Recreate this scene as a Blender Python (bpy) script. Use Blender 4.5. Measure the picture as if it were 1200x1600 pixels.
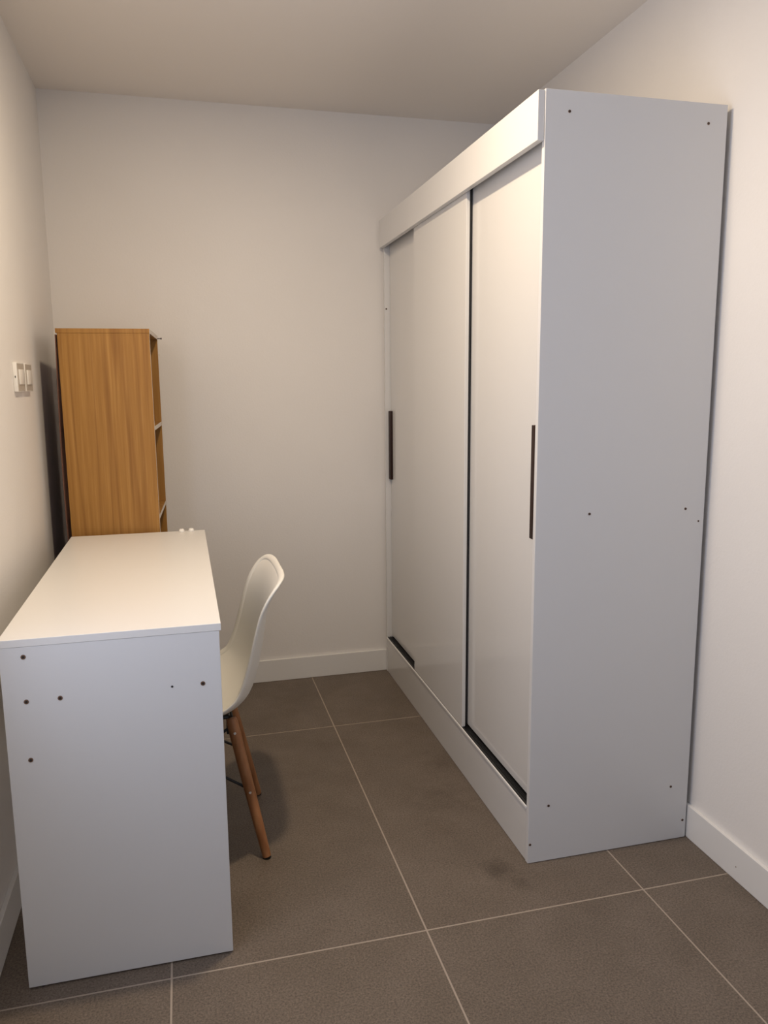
import bpy, bmesh, math, random
from mathutils import Vector, Matrix
for o in list(bpy.data.objects): bpy.data.objects.remove(o)
C = bpy.context.scene.collection
rad = math.radians

# ---------------------------------------------------------------- camera
CAM = Vector((-0.5166, -1.6312, 1.3147))
PITCH, YAW, ROLL, FPX = rad(-9.3622), rad(14.4275), rad(-0.4701), 1218.25
fw = Vector((math.sin(YAW)*math.cos(PITCH), math.cos(YAW)*math.cos(PITCH), math.sin(PITCH)))
rt = Vector((math.cos(YAW), -math.sin(YAW), 0)); up = rt.cross(fw)
r2 = rt*math.cos(ROLL)+up*math.sin(ROLL); u2 = -rt*math.sin(ROLL)+up*math.cos(ROLL)
cd = bpy.data.cameras.new('camera'); cam = bpy.data.objects.new('camera', cd); C.objects.link(cam)
cd.sensor_fit = 'HORIZONTAL'; cd.sensor_width = 36; cd.lens = FPX/1200*36; cd.clip_start = .02
cam.matrix_world = Matrix(((r2.x, u2.x, -fw.x, CAM.x), (r2.y, u2.y, -fw.y, CAM.y), (r2.z, u2.z, -fw.z, CAM.z), (0, 0, 0, 1)))
bpy.context.scene.camera = cam

# ---------------------------------------------------------------- light, world, exposure
w = bpy.data.worlds.new('world'); bpy.context.scene.world = w; w.use_nodes = True
w.node_tree.nodes['Background'].inputs[0].default_value = (.62, .78, 1.0, 1)
w.node_tree.nodes['Background'].inputs[1].default_value = .5
def area(name, loc, direction, size, power, col, shape='DISK', size_y=None):
    l = bpy.data.lights.new(name, 'AREA'); l.shape = shape; l.size = size; l.energy = power; l.color = col
    if size_y: l.size_y = size_y
    o = bpy.data.objects.new(name, l); C.objects.link(o); o.location = loc
    o.rotation_euler = Vector(direction).to_track_quat('-Z', 'Y').to_euler()
    return o
WARM = (1.0, .80, .56)
area('downlight_lamp', (-.28, .178, 2.395), (0, 0, -1), .085, 19.0, WARM)
area('added_daylight_left', (-1.02, -.60, 1.45), (1, 0, 0), .85, 11.5, (.80, .84, 1.0), 'RECTANGLE', 1.3)  # cool daylight from an added, unseen opening in the left wall
area('added_daylight_front', (-.15, -3.23, 1.5), (0, 1, 0), 1.3, 3.5, (.70, .80, 1.0), 'RECTANGLE', 1.4)  # weaker cool fill added behind the camera, its window is made up
vs = bpy.context.scene.view_settings
bpy.context.scene.display_settings.display_device = 'sRGB'
vs.view_transform = 'Standard'; vs.look = 'None'; vs.gamma = 1; vs.exposure = 0.0; vs.use_curve_mapping = False

# ---------------------------------------------------------------- materials
def mat(name, col, rough=.5, spec=.5, coat=0, metal=0, coat_rough=.1):
    m = bpy.data.materials.new(name); m.use_nodes = True
    b = m.node_tree.nodes['Principled BSDF']
    b.inputs['Base Color'].default_value = (*col, 1); b.inputs['Roughness'].default_value = rough
    b.inputs['Specular IOR Level'].default_value = spec; b.inputs['Metallic'].default_value = metal
    b.inputs['Coat Weight'].default_value = coat; b.inputs['Coat Roughness'].default_value = coat_rough
    return m
def nodes(m): return m.node_tree.nodes, m.node_tree.links, m.node_tree.nodes['Principled BSDF']
def noise(m, scale, detail=4, rough=.6, vec=None):
    N, L, b = nodes(m); t = N.new('ShaderNodeTexNoise')
    t.inputs['Scale'].default_value = scale; t.inputs['Detail'].default_value = detail; t.inputs['Roughness'].default_value = rough
    if vec is None:
        g = N.new('ShaderNodeNewGeometry'); vec = g.outputs['Position']
    L.new(vec, t.inputs['Vector']); return t.outputs['Fac']
def ramp(m, fac, stops):
    N, L, b = nodes(m); r = N.new('ShaderNodeValToRGB'); e = r.color_ramp.elements
    while len(e) < len(stops): e.new(.5)
    for i, (p_, c_) in enumerate(stops): e[i].position = p_; e[i].color = (*c_, 1)
    L.new(fac, r.inputs['Fac']); return r.outputs['Color']
def bump(m, fac, strength, dist=.001):
    N, L, b = nodes(m); u = N.new('ShaderNodeBump'); u.inputs['Strength'].default_value = strength
    u.inputs['Distance'].default_value = dist; L.new(fac, u.inputs['Height']); L.new(u.outputs['Normal'], b.inputs['Normal'])
def mix(m, a, b_, fac, mode='MULTIPLY'):
    N, L, _ = nodes(m); x = N.new('ShaderNodeMix'); x.data_type = 'RGBA'; x.blend_type = mode
    if isinstance(fac, (int, float)): x.inputs[0].default_value = fac
    else: L.new(fac, x.inputs[0])
    L.new(a, x.inputs[6])
    if isinstance(b_, tuple): x.inputs[7].default_value = (*b_, 1)
    else: L.new(b_, x.inputs[7])
    return x.outputs[2]

m_wall = mat('wall_paint', (.82, .795, .77), .62, .35)
bump(m_wall, noise(m_wall, 130, 3), .35, .0012)
N, L, B = nodes(m_wall); L.new(ramp(m_wall, noise(m_wall, 1.6, 2), [(.3, (.805, .78, .755)), (.7, (.835, .81, .785))]), B.inputs['Base Color'])
m_ceil = mat('ceiling_paint', (.83, .79, .75), .75, .3); bump(m_ceil, noise(m_ceil, 160, 3), .2, .0008)
m_base = mat('baseboard_paint', (.80, .79, .775), .42, .5)
m_lam = mat('white_laminate', (.71, .705, .70), .30, .5)
bump(m_lam, noise(m_lam, 260, 2), .06, .0004)
m_door = mat('gloss_white_laminate', (.70, .69, .675), .11, .5)
bump(m_door, noise(m_door, 200, 2), .012, .0003)
m_desktop = mat('white_desk_laminate', (.765, .75, .725), .34, .5)
bump(m_desktop, noise(m_desktop, 300, 2), .12, .0004)
m_edge = mat('pale_edge_banding', (.70, .63, .55), .5)
m_black = mat('black_track', (.012, .012, .013), .38, .5)
m_alu = mat('bright_white_lip', (.88, .87, .86), .25)
m_handle = mat('dark_brown_handle', (.022, .0075, .005), .5, .3)
m_screw = mat('brown_screw_cap', (.16, .085, .05), .5)
m_hole = mat('dark_socket', (.012, .009, .008), .6)
m_shell = mat('white_plastic_shell', (.80, .785, .735), .38, .5)
m_wire = mat('black_wire', (.012, .012, .012), .4)
m_steel = mat('steel_bolt', (.75, .72, .68), .3, metal=1)
m_swplate = mat('switch_plate_plastic', (.50, .46, .41), .35)
m_swwhite = mat('switch_white_plastic', (.86, .84, .80), .3)
m_cap = mat('white_plastic_cap', (.88, .86, .82), .35)
m_back = mat('dark_back_board', (.13, .055, .035), .7)

def wood(name, a, b, c, scale, axis, rough=.45):
    m = mat(name, a, rough, .4); N, L, B = nodes(m)
    tc = N.new('ShaderNodeTexCoord'); mp = N.new('ShaderNodeMapping'); L.new(tc.outputs['Object'], mp.inputs['Vector'])
    mp.inputs['Scale'].default_value = scale
    n1 = noise(m, 1.0, 5, .6, mp.outputs['Vector'])
    # broad flowing figure: contour lines of a stretched low-frequency noise
    mp2 = N.new('ShaderNodeMapping'); L.new(tc.outputs['Object'], mp2.inputs['Vector'])
    mp2.inputs['Scale'].default_value = [q*.10 for q in scale]
    n2 = noise(m, 1.0, 2, .45, mp2.outputs['Vector'])
    sn = N.new('ShaderNodeMath'); sn.operation = 'MULTIPLY'; L.new(n2, sn.inputs[0]); sn.inputs[1].default_value = 62
    s2 = N.new('ShaderNodeMath'); s2.operation = 'SINE'; L.new(sn.outputs[0], s2.inputs[0])
    mr = N.new('ShaderNodeMapRange'); L.new(s2.outputs[0], mr.inputs[0]); mr.inputs[1].default_value = -1; mr.inputs[2].default_value = 1
    c1 = ramp(m, n1, [(.30, b), (.52, a), (.72, c)])
    c2 = ramp(m, mr.outputs[0], [(0, (.80, .74, .66)), (.22, (.97, .96, .95)), (1, (1.04, 1.04, 1.04))])
    L.new(mix(m, c1, c2, .85), B.inputs['Base Color'])
    bump(m, n1, .12, .0005)
    return m
m_oak = wood('oak_veneer', (.36, .180, .040), (.30, .142, .028), (.43, .228, .060), (90, 90, 2.6), 'Y')
m_leg = wood('beech_leg', (.36, .16, .065), (.30, .125, .048), (.42, .20, .085), (60, 60, 5), 'Z', .4)

m_grout = mat('grout', (.38, .32, .265), .85, .2)
m_tile = mat('porcelain_tile', (.15, .12, .095), .48, .35)
N, L, B = nodes(m_tile)
fine = ramp(m_tile, noise(m_tile, 210, 3, .8), [(.28, (.44, .42, .40)), (.5, (1, 1, 1)), (.74, (1.65, 1.62, 1.6))])
cloud = ramp(m_tile, noise(m_tile, 5.5, 5, .6), [(.25, (.128, .102, .080)), (.5, (.148, .119, .095)), (.75, (.170, .138, .112))])
base = mix(m_tile, cloud, fine, 1.0)
g = N.new('ShaderNodeNewGeometry')
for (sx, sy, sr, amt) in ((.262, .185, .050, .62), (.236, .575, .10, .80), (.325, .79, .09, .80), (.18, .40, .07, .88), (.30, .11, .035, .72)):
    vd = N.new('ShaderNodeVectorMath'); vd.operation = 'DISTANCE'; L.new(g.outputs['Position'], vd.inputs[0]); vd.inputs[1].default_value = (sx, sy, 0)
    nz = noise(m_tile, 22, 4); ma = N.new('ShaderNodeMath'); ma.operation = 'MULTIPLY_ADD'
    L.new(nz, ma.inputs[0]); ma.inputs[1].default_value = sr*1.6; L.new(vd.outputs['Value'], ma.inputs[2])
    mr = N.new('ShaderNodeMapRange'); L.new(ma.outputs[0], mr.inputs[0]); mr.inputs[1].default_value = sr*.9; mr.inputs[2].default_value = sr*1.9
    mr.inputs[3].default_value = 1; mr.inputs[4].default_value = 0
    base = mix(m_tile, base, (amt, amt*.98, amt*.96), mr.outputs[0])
oi = N.new('ShaderNodeObjectInfo'); tr = ramp(m_tile, oi.outputs['Random'], [(0, (.95, .95, .95)), (1, (1.04, 1.035, 1.03))])
L.new(mix(m_tile, base, tr, 1.0), B.inputs['Base Color'])
L.new(ramp(m_tile, noise(m_tile, 9, 4), [(.3, (.42, .42, .42)), (.7, (.58, .58, .58))]), B.inputs['Roughness'])
bump(m_tile, noise(m_tile, 420, 2), .15, .0004)

# ---------------------------------------------------------------- helpers
def box(bm, x0, x1, y0, y1, z0, z1, bev=0, mi=0):
    r = bmesh.ops.create_cube(bm, size=1); vs_ = r['verts']
    for v in vs_: v.co = Vector(((x0+x1)/2+v.co.x*(x1-x0), (y0+y1)/2+v.co.y*(y1-y0), (z0+z1)/2+v.co.z*(z1-z0)))
    fs = {f for v in vs_ for f in v.link_faces}
    for f in fs: f.material_index = mi
    if bev:
        es = list({e for v in vs_ for e in v.link_edges})
        bmesh.ops.bevel(bm, geom=es, offset=bev, segments=2, affect='EDGES', profile=.5)
def disc(bm, c, axis, r, h, seg=20, mi=0, r2_=None):
    rr = bmesh.ops.create_cone(bm, cap_ends=True, segments=seg, radius1=r, radius2=r if r2_ is None else r2_, depth=h)
    q = Vector((0, 0, 1)).rotation_difference(Vector(axis)).to_matrix()
    for v in rr['verts']: v.co = q @ v.co + Vector(c)
    for f in {f for v in rr['verts'] for f in v.link_faces}: f.material_index = mi
def rod(bm, a, b, r1, r2_=None, seg=16, mi=0):
    a = Vector(a); b = Vector(b); disc(bm, (a+b)/2, (b-a).normalized(), r1, (b-a).length, seg, mi, r1 if r2_ is None else r2_)
def obj(name, bm, m, parent=None, smooth=False):
    me = bpy.data.meshes.new(name); bmesh.ops.recalc_face_normals(bm, faces=bm.faces); bm.to_mesh(me); bm.free()
    for k in (m if isinstance(m, (list, tuple)) else [m]): me.materials.append(k)
    o = bpy.data.objects.new(name, me); C.objects.link(o)
    if parent: o.parent = parent
    if smooth:
        for p_ in me.polygons: p_.use_smooth = True
        me.set_sharp_from_angle(angle=rad(35))
    return o
def bxo(name, dims, m, parent=None, bev=0):
    bm = bmesh.new(); box(bm, *dims, bev); return obj(name, bm, m, parent)
def thing(name, label, cat, loc=(0, 0, 0), rz=0, group=None):
    o = bpy.data.objects.new(name, None); C.objects.link(o); o.location = loc; o.rotation_euler = (0, 0, rz)
    o.empty_display_size = .1; o['label'] = label; o['category'] = cat
    if group: o['group'] = group
    return o
def struct(o): o['kind'] = 'structure'; return o

# ---------------------------------------------------------------- room
XL, XR, YB, YF, H = -.985, .8646, 1.7292, -3.2, 2.4148
T = .1
bm = bmesh.new(); ly0, ly1, lz0, lz1 = -1.06, -.14, .77, 2.13
box(bm, XL-T, XL, YF-T, ly0, -.02, H+T); box(bm, XL-T, XL, ly1, YB+T, -.02, H+T)
box(bm, XL-T, XL, ly0, ly1, -.02, lz0); box(bm, XL-T, XL, ly0, ly1, lz1, H+T)
struct(obj('wall_left', bm, m_wall))
bm = bmesh.new()
for d in ((ly0, ly0+.04, lz0, lz1), (ly1-.04, ly1, lz0, lz1), (ly0+.04, ly1-.04, lz0, lz0+.04), (ly0+.04, ly1-.04, lz1-.04, lz1)):
    box(bm, XL-.09, XL-.05, d[0], d[1], d[2], d[3])
struct(obj('added_window_2', bm, m_base))  # unseen frame, added to give the cool side light a source
struct(bxo('wall_right', (XR, XR+T, YF-T, YB+T, -.02, H+T), m_wall))
struct(bxo('wall_back', (XL, XR, YB, YB+T, -.02, H+T), m_wall))
bm = bmesh.new(); wx0, wx1, wz0, wz1 = -.85, .55, .75, 2.25
box(bm, XL, wx0, YF-T, YF, -.02, H+T); box(bm, wx1, XR, YF-T, YF, -.02, H+T)
box(bm, wx0, wx1, YF-T, YF, -.02, wz0); box(bm, wx0, wx1, YF-T, YF, wz1, H+T)
struct(obj('wall_front', bm, m_wall))
bm = bmesh.new()
for d in ((wx0, wx0+.05, wz0, wz1), (wx1-.05, wx1, wz0, wz1), (wx0+.05, wx1-.05, wz0, wz0+.05), (wx0+.05, wx1-.05, wz1-.05, wz1), (-.175, -.125, wz0+.05, wz1-.05)):
    box(bm, d[0], d[1], YF-.07, YF-.02, d[2], d[3])
struct(obj('added_window_1', bm, m_base))  # frame added out of view, where the front fill enters
struct(bxo('ceiling', (XL, XR, YF, YB, H, H+T), m_ceil))
fl = struct(bxo('floor', (XL, XR, YF, YB, -.05, -.0004), m_grout))
GX = [-1.8, -1.2, -.5985, .0015, .5965, 1.2]; GY = [-3.57, -2.383, -1.193, -.001, 1.1885, 2.38]
J = .0021
for i in range(len(GX)-1):
    for j in range(len(GY)-1):
        x0 = max(GX[i]+J, XL+.001); x1 = min(GX[i+1]-J, XR-.001); y0 = max(GY[j]+J, YF+.001); y1 = min(GY[j+1]-J, YB-.001)
        if x1-x0 < .02 or y1-y0 < .02: continue
        bm = bmesh.new(); box(bm, x0, x1, y0, y1, -.009, 0, .0006); obj('tile', bm, m_tile, fl)
def baseboard(name, pts):
    bm = bmesh.new(); box(bm, *pts, 0.0014); return struct(obj(name, bm, m_base))
BT, BH = .0121, .0995
baseboard('baseboard_back', (XL, XR, YB-BT, YB, .0005, BH))
baseboard('baseboard_left', (XL, XL+BT, YF, YB-BT, .0005, BH))
br = baseboard('baseboard_right', (XR-BT, XR, YF, YB-BT, .0005, BH))
bm = bmesh.new(); disc(bm, (XR-BT-.0003, -.032, .0395), (1, 0, 0), .0016, .001, 10); obj('nail', bm, m_screw, br)

def screw(parent, p, axis, r=.0042, big=True):
    bm = bmesh.new(); ax = Vector(axis); p = Vector(p)
    disc(bm, p+ax*.0004, axis, r, .0012, 20, 0); disc(bm, p+ax*.0012, axis, r*.55, .0006, 12, 1)
    return obj('screw', bm, [m_screw, m_hole] if big else [m_hole, m_hole], parent)

# ---------------------------------------------------------------- wardrobe (local origin at its near front bottom corner, x to the wall, y to the back)
WX, WY = .3503, .1783; WW, WL, WH = .4976, 1.5366, 1.9963; P = .015
wd = thing('wardrobe', 'tall white three-door sliding wardrobe with dark handles along the right wall', 'wardrobe', (WX, WY, 0))
sp = bxo('side_panel', (0, WW, 0, P, .0015, WH), m_lam, wd, .0008)
sp2 = bxo('side_panel', (0, WW, WL-P, WL, .0015, WH), m_lam, wd, .0008)
bxo('top_panel', (.045, WW, P, WL-P, WH-P-.002, WH-.002), m_lam, wd, .0008)
bxo('bottom_panel', (.02, WW-.005, P, WL-P, .118, .133), m_lam, wd)
bxo('back_panel', (WW-.006, WW-.002, P, WL-P, .05, WH-P-.002), m_lam, wd)
bxo('plinth', (.0015, .0165, P, WL-P, .0015, .163), m_door, wd, .0008)
bxo('fascia', (-.018, -.001, .002, WL-.002, 1.881, WH-.003), m_lam, wd, .001)
bm = bmesh.new(); box(bm, 0.018, .052, P, WL-P, 1.90, 1.975); obj('upper_track', bm, m_black, wd)
# floor track: black channel with ribs behind a bright lip
bm = bmesh.new(); TZ = .163
box(bm, .0025, .052, P, WL-P, .145, TZ+.001)
for x in (.0035, .012, .0165, .0225): box(bm, x, x+.0018, P, WL-P, TZ, TZ+.004)
tk = obj('lower_track', bm, m_black, wd)
bxo('track_lip', (-.0022, .0018, P, WL-P, TZ-.005, TZ+.0015), m_alu, tk, .0004)
DZ0, DZ1 = TZ+.006, 1.905
FX = .0005   # front face of the front door
def door(name, y0, y1, x, z0=DZ0):
    return bxo(name, (x, x+.0120, y0, y1, z0, DZ1), m_door, wd, .0012)
dr0 = door('sliding_door', P+.003, .545, .0235, TZ+.009)
dm = door('sliding_door', .530, 1.087, FX, TZ+.004)
bxo('gap_shade_strip', (.0130, .0195, .533, .540, TZ+.008, DZ1-.002), m_black, wd)  # black strip added to darken the shaded gap between the doors
dl = door('sliding_door', 1.03, WL-P-.003, .0235, TZ+.009)
def handle(parent, y0, y1, z0=.906, z1=1.205):
    bm = bmesh.new(); box(bm, .0235-.0115, .0234, y0, y1, z0, z1, .0015); return obj('handle', bm, m_handle, parent, True)
hr = handle(wd, P+.0045, P+.048); hl = handle(wd, WL-P-.036, WL-P-.005, .896, 1.196)
for o_, y0 in ((hr, 0), (hl, 1)): o_.parent = (dr0 if y0 == 0 else dl)
for p_ in ((.4127, 1.9496), (.7943, 1.9489), (.5025, .9743), (.7895, .9741), (.409, .1655), (.3563, .0573), (.7918, .1666), (.8365, .056)):
    screw(sp, (p_[0]-WX, 0, p_[1]), (0, -1, 0), .0036)
screw(sp, (.8316-WX, 0, .9385), (0, -1, 0), .0026)
screw(sp2, (.0075, WL-P, 1.63), (0, -1, 0), .0035)

# ---------------------------------------------------------------- desk (origin at its near left foot)
DX0, DX1, DY0, DY1, DH = -.9036, -.455, .0448, 1.1932, .802
dk = thing('desk', 'white laminate desk with panel legs and brown screw caps by the left wall', 'desk', (DX0, DY0, 0))
W_, L_ = DX1-DX0, DY1-DY0
bxo('desktop', (0, W_, 0, L_, DH-.0165, DH), m_desktop, dk, .0008)
pn = bxo('side_panel', (.001, W_-.004, .0012, .0165, .004, DH-.017), m_lam, dk, .0008)
bxo('side_panel', (.001, W_-.004, L_-.0165, L_-.0012, .004, DH-.017), m_lam, dk, .0008)
bxo('shelf', (.04, W_-.03, .017, L_-.017, .660, .675), m_lam, dk, .0006)
bxo('back_panel', (.038, .053, .017, L_-.017, .50, DH-.018), m_lam, dk, .0006)
for x in (.03, W_-.035):
    for y in (.009, L_-.009):
        bm = bmesh.new(); disc(bm, (x, y, .0022), (0, 0, 1), .006, .0036, 12); obj('glide', bm, m_black, dk)
for (x, z) in ((-.8565, .7636), (-.8578, .6662), (-.7918, .6672), (-.499, .6682), (-.859, .5367)):
    screw(pn, (x-DX0, .0012, z), (0, -1, 0), .0050)
screw(pn, (-.5642-DX0, .0012, .6679), (0, -1, 0), .0024, False)

# plastic caps lying on the far edge of the desktop
for (x, y, lab) in ((-.5345, 1.176, 'small white round plastic cap on the far desk edge, the one nearer the bookcase'),
                    (-.5015, 1.178, 'small white round plastic cap on the far desk edge, the one nearer the desk corner')):
    t = thing('plastic_cap', lab, 'cap', (x, y, DH), 0, 'plastic caps on the desk')
    bm = bmesh.new(); n = 24
    prof = [(.0095, 0), (.0102, .0022), (.0095, .0060), (.0070, .0095), (.0048, .0108), (.0040, .0098)]
    rings = [[bm.verts.new((r*math.cos(a*2*math.pi/n), r*math.sin(a*2*math.pi/n), z+.0003)) for a in range(n)] for r, z in prof]
    for k in range(len(rings)-1):
        for a in range(n): bm.faces.new((rings[k][a], rings[k][(a+1) % n], rings[k+1][(a+1) % n], rings[k+1][a]))
    bm.faces.new(rings[0]); bm.faces.new(rings[-1])
    obj('body', bm, m_cap, t, True).rotation_euler = (0, 0, 0)
    bm = bmesh.new(); disc(bm, (0, 0, .0099), (0, 0, 1), .0040, .0010, 16); obj('center_hole', bm, m_hole, t)

# ---------------------------------------------------------------- bookcase (origin at its near right bottom corner, turned a little)
BR = rad(-2.4)
bk = thing('bookcase', 'tall narrow oak-veneer bookcase standing in the corner behind the desk', 'bookcase', (-.6083, 1.212, 0), BR)
BW, BL, BHt = .3030, .40, 1.5055; Q = .015
def oak(name, dims, edge=None):
    bm = bmesh.new(); box(bm, *dims, .0006)
    o = obj(name, bm, [m_oak, m_edge], bk)
    for f in o.data.polygons:
        if f.normal.x > .9: f.material_index = 1
    return o
oak('top_panel', (-BW, 0, 0, BL, BHt-Q, BHt))
oak('side_panel', (-BW+.005, -.0005, .0008, Q, .0015, BHt-Q-.0004))
sf = oak('side_panel', (-BW+.005, -.0005, BL-Q, BL-.0008, .0015, BHt-Q-.0004))
for z in (1.158, .842, .52, .20): oak('shelf', (-BW+.008, -.001, Q+.0003, BL-Q-.0003, z, z+Q))
oak('bottom_panel', (-BW+.008, -.001, Q+.0003, BL-Q-.0003, .03, .045))
# thin back board, bowing out of its groove
bm = bmesh.new(); n = 24; rows = []
for k in range(n+1):
    z = .02+(BHt-Q-.025)*k/n; t_ = k/n; b_ = -.0035-.0085*math.sin(math.pi*min(1, max(0, (t_-.30)/.69)))
    rows.append([bm.verts.new((x+b_*0+xo, y, z)) for x, xo, y in ((-BW+.004, b_, .003), (-BW+.004, b_, BL-.003), (-BW+.001, b_, BL-.003), (-BW+.001, b_, .003))])
for k in range(n):
    for a in range(4): bm.faces.new((rows[k][a], rows[k][(a+1) % 4], rows[k+1][(a+1) % 4], rows[k+1][a]))
bm.faces.new(rows[0]); bm.faces.new(rows[-1]); obj('back_board', bm, m_back, bk)
bm = bmesh.new(); zz = BHt-.011; yy = BL-.01
rod(bm, (-.001, yy, zz), (.012, yy, zz), .0016, seg=12); rod(bm, (.012, yy, zz), (.016, yy, zz), .0034, seg=12)
obj('screw', bm, m_hole, bk)
bm = bmesh.new(); rod(bm, (-.001, yy, zz-.062), (.006, yy, zz-.062), .0025, seg=12); obj('screw', bm, m_steel, bk)

# ---------------------------------------------------------------- chair (local: +x is the way it faces, turned 180 degrees)
CX, CY = -.56, .575
ch = thing('chair', 'white plastic shell chair with splayed wooden legs tucked under the desk', 'chair', (CX, CY, 0), math.pi)
prof = [(.238, .392), (.236, .410), (.222, .428), (.18, .434), (.12, .428), (.04, .416), (-.04, .407), (-.105, .409), (-.155, .425), (-.195, .462),
        (-.219, .52), (-.234, .59), (-.244, .65), (-.254, .705), (-.267, .75), (-.282, .782), (-.296, .799)]
rise = [0, .004, .010, .020, .030, .038, .046, .054, .058, .056, .052, .046, .040, .033, .022, .010, .000]
half = [.150, .185, .205, .222, .230, .233, .233, .231, .227, .221, .215, .211, .208, .206, .204, .203, .202]
def cat(a, b, c, d, t):
    return .5*((2*b)+(-a+c)*t+(2*a-5*b+4*c-d)*t*t+(-a+3*b-3*c+d)*t**3)
def samp(arr, s):
    n = len(arr)-1; x = s*n; i = min(int(x), n-1); t = x-i
    g_ = lambda k: arr[max(0, min(n, k))]
    if isinstance(arr[0], tuple): return tuple(cat(g_(i-1)[q], g_(i)[q], g_(i+1)[q], g_(i+2)[q], t) for q in range(2))
    return cat(g_(i-1), g_(i), g_(i+1), g_(i+2), t)
NS, NV = 72, 32; TH = .0050
def shell_pt(s, v):
    f, z = samp(prof, s); f2, z2 = samp(prof, min(1, s+.01)); f1, z1 = samp(prof, max(0, s-.01))
    t = Vector((f2-f1, 0, z2-z1)).normalized(); nrm = Vector((t.z, 0, -t.x))
    if nrm.z < 0 and s < .5: nrm = -nrm
    if s >= .5 and nrm.x < 0: nrm = -nrm
    # seat: up; back: forward
    hw = samp(half, s); r_ = samp(rise, s)
    if s > .83: hw *= max(0, 1-((s-.83)/.17)**2.9)**(1/2.9)
    if s < .10: hw *= max(0, 1-((.10-s)/.10)**4)**.25
    return Vector((f, hw*v, z)) + nrm*r_*abs(v)**2.6
bm = bmesh.new()
SS = [.003+.994*(.5-.5*math.cos(math.pi*i/NS)) for i in range(NS+1)]
gp = [[shell_pt(SS[i], -1+2*j/NV) for j in range(NV+1)] for i in range(NS+1)]
def nor(i, j):
    a = gp[min(NS, i+1)][j]-gp[max(0, i-1)][j]; b = gp[i][min(NV, j+1)]-gp[i][max(0, j-1)]
    n_ = b.cross(a).normalized()
    return n_
A = [[None]*(NV+1) for _ in range(NS+1)]; Bv = [[None]*(NV+1) for _ in range(NS+1)]
for i in range(NS+1):
    for j in range(NV+1):
        n_ = nor(i, j)
        edge = max(abs(-1+2*j/NV), abs(-1+2*i/NS)); th = TH
        A[i][j] = bm.verts.new(gp[i][j]+n_*th/2); Bv[i][j] = bm.verts.new(gp[i][j]-n_*th/2)
for i in range(NS):
    for j in range(NV):
        bm.faces.new((A[i][j], A[i+1][j], A[i+1][j+1], A[i][j+1])); bm.faces.new((Bv[i][j], Bv[i][j+1], Bv[i+1][j+1], Bv[i+1][j]))
loop = [(0, j) for j in range(NV)]+[(i, NV) for i in range(NS)]+[(NS, j) for j in range(NV, 0, -1)]+[(i, 0) for i in range(NS, 0, -1)]
for k in range(len(loop)):
    a, b = loop[k], loop[(k+1) % len(loop)]
    bm.faces.new((A[a[0]][a[1]], Bv[a[0]][a[1]], Bv[b[0]][b[1]], A[b[0]][b[1]]))
seat = obj('seat_shell', bm, m_shell, ch)
for p_ in seat.data.polygons: p_.use_smooth = True
# rounded rim following the shell's edge
bm = bmesh.new(); pts = [gp[a][b] for a, b in loop]
ctr_n = [nor(a, b) for a, b in loop]; rr_, ns = .0062, 16; rings = []
n = len(pts)
for k in range(n):
    t = (pts[(k+1) % n]-pts[k-1]).normalized(); u = ctr_n[k]; u = (u-t*u.dot(t)).normalized(); v_ = t.cross(u)
    a_, b_ = loop[k]; inn_ = gp[min(NS-2, max(2, a_))][min(NV-2, max(2, b_))]-pts[k]; inn_ = (inn_-t*inn_.dot(t)).normalized()*.0062
    rings.append([bm.verts.new(pts[k]+inn_+(u*math.cos(q*2*math.pi/ns)*.0052+v_*math.sin(q*2*math.pi/ns)*.0105)) for q in range(ns)])
for k in range(n):
    for q in range(ns): bm.faces.new((rings[k][q], rings[k][(q+1) % ns], rings[(k+1) % n][(q+1) % ns], rings[(k+1) % n][q]))
rim = obj('rim', bm, m_shell, seat)
for p_ in rim.data.polygons: p_.use_smooth = True
feet = {'rn': (-.217, .177), 'rf': (-.225, -.177), 'fn': (.20, .19), 'ff': (.20, -.19)}
tops = {'rn': (-.138, .100, .392), 'rf': (-.138, -.100, .392), 'fn': (.120, .105, .405), 'ff': (.120, -.105, .405)}
lines = {}
for k in feet:
    a = Vector((*feet[k], .004)); b = Vector(tops[k]); lines[k] = (a, b)
    bm = bmesh.new(); d = (b-a).normalized(); nseg = 12; pr_ = [(0, .0105), (.003, .0120), (.25, .0140), (.6, .0155), (.9, .0160), (.985, .0155), (1, .0135)]
    q_ = Vector((0, 0, 1)).rotation_difference(d).to_matrix(); L3 = (b-a).length; rs = []
    for t, r in pr_: rs.append([bm.verts.new(a+q_ @ Vector((r*math.cos(x*2*math.pi/20), r*math.sin(x*2*math.pi/20), L3*t))) for x in range(20)])
    for y in range(len(rs)-1):
        for x in range(20): bm.faces.new((rs[y][x], rs[y][(x+1) % 20], rs[y+1][(x+1) % 20], rs[y+1][x]))
    bm.faces.new(rs[0]); bm.faces.new(rs[-1])
    for v in bm.verts: v.co.z = max(v.co.z, .0022)
    lg = obj('leg', bm, m_leg, ch, True)
    bm = bmesh.new(); disc(bm, (a.x, a.y, .0018), (0, 0, 1), .0118, .0034, 18); obj('foot_pad', bm, m_wire, lg)
    for t in (.90, .475):
        c = a.lerp(b, t); out = Vector((0, 1 if c.y > 0 else -1, 0)); out = (out-d*out.dot(d)).normalized()
        bm = bmesh.new(); disc(bm, c+out*.0155, out, .0042, .0036, 14, 0, .0034); obj('bolt', bm, m_steel, lg)
def on(k, t): return lines[k][0].lerp(lines[k][1], t)
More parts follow.
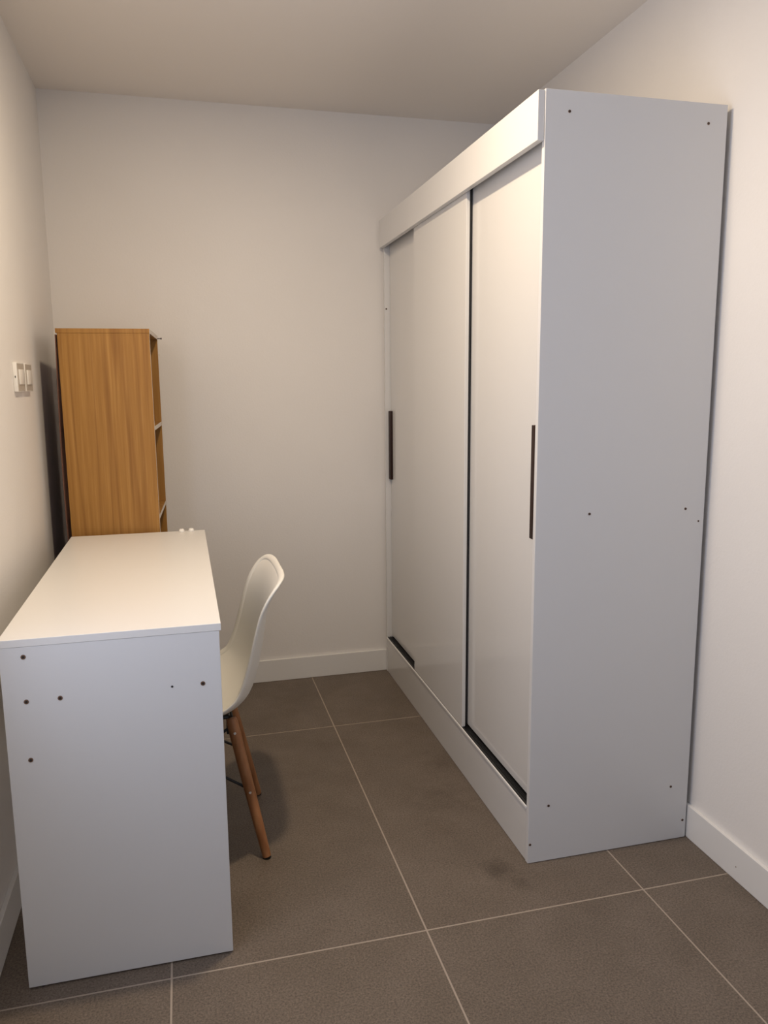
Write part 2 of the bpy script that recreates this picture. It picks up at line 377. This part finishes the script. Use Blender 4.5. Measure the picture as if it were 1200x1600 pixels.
inn = {'rn': Vector((.004, -.016, 0)), 'rf': Vector((.004, .016, 0)), 'fn': Vector((-.004, -.016, 0)), 'ff': Vector((-.004, .016, 0))}
for a, b in (('rn', 'fn'), ('rf', 'ff'), ('rn', 'rf'), ('fn', 'ff')):
    for q, r in ((a, b), (b, a)):
        bm = bmesh.new(); rod(bm, on(q, .475)+inn[q], on(r, .93)+inn[r], .0040, seg=10); obj('wire_brace', bm, m_wire, ch)
for k in feet:
    c = on(k, .95)+inn[k]*.9; bm = bmesh.new(); box(bm, c.x-.014, c.x+.014, c.y-.005, c.y+.005, c.z-.030, c.z+.018, .002)
    obj('leg_bracket', bm, m_wire, ch)
    bm = bmesh.new(); disc(bm, on(k, .475)+inn[k]*.85, (0, 1, 0), .007, .010, 12); obj('brace_nut', bm, m_wire, ch)
for p0, p1 in (((-.13, -.088, .392), (.115, -.09, .402)), ((-.13, .088, .392), (.115, .09, .402)), ((-.13, -.088, .392), (-.13, .088, .392)), ((.115, -.09, .402), (.115, .09, .402))):
    bm = bmesh.new(); rod(bm, p0, p1, .006, seg=10); obj('seat_bracket', bm, m_wire, ch)

# ---------------------------------------------------------------- wall switches
for (y0, y1, lab) in ((.869, .981, 'white-framed wall switch plate on the left wall, the one nearer the camera'),
                      (.995, 1.106, 'white-framed wall switch plate on the left wall, the one nearer the bookcase')):
    t = thing('wall_switch', lab, 'switch', (XL, (y0+y1)/2, 1.2995), 0, 'switch plates on the left wall')
    hw = (y1-y0)/2; hz = .085
    bm = bmesh.new(); box(bm, .0003, .0115, -hw, hw, 0, hz, .001); obj('plate', bm, m_swwhite, t, True)
    bm = bmesh.new(); box(bm, .0113, .0122, -hw+.004, hw-.003, .003, hz-.003); obj('face', bm, m_swplate, t)
    bm = bmesh.new(); box(bm, .0120, .0150, -hw+.022, hw-.012, .021, hz-.020, .001); obj('rocker', bm, m_swwhite, t, True)
    bm = bmesh.new(); box(bm, .005, .0075, -hw-.0006, -hw+.001, .040, .046); obj('latch', bm, m_hole, t)
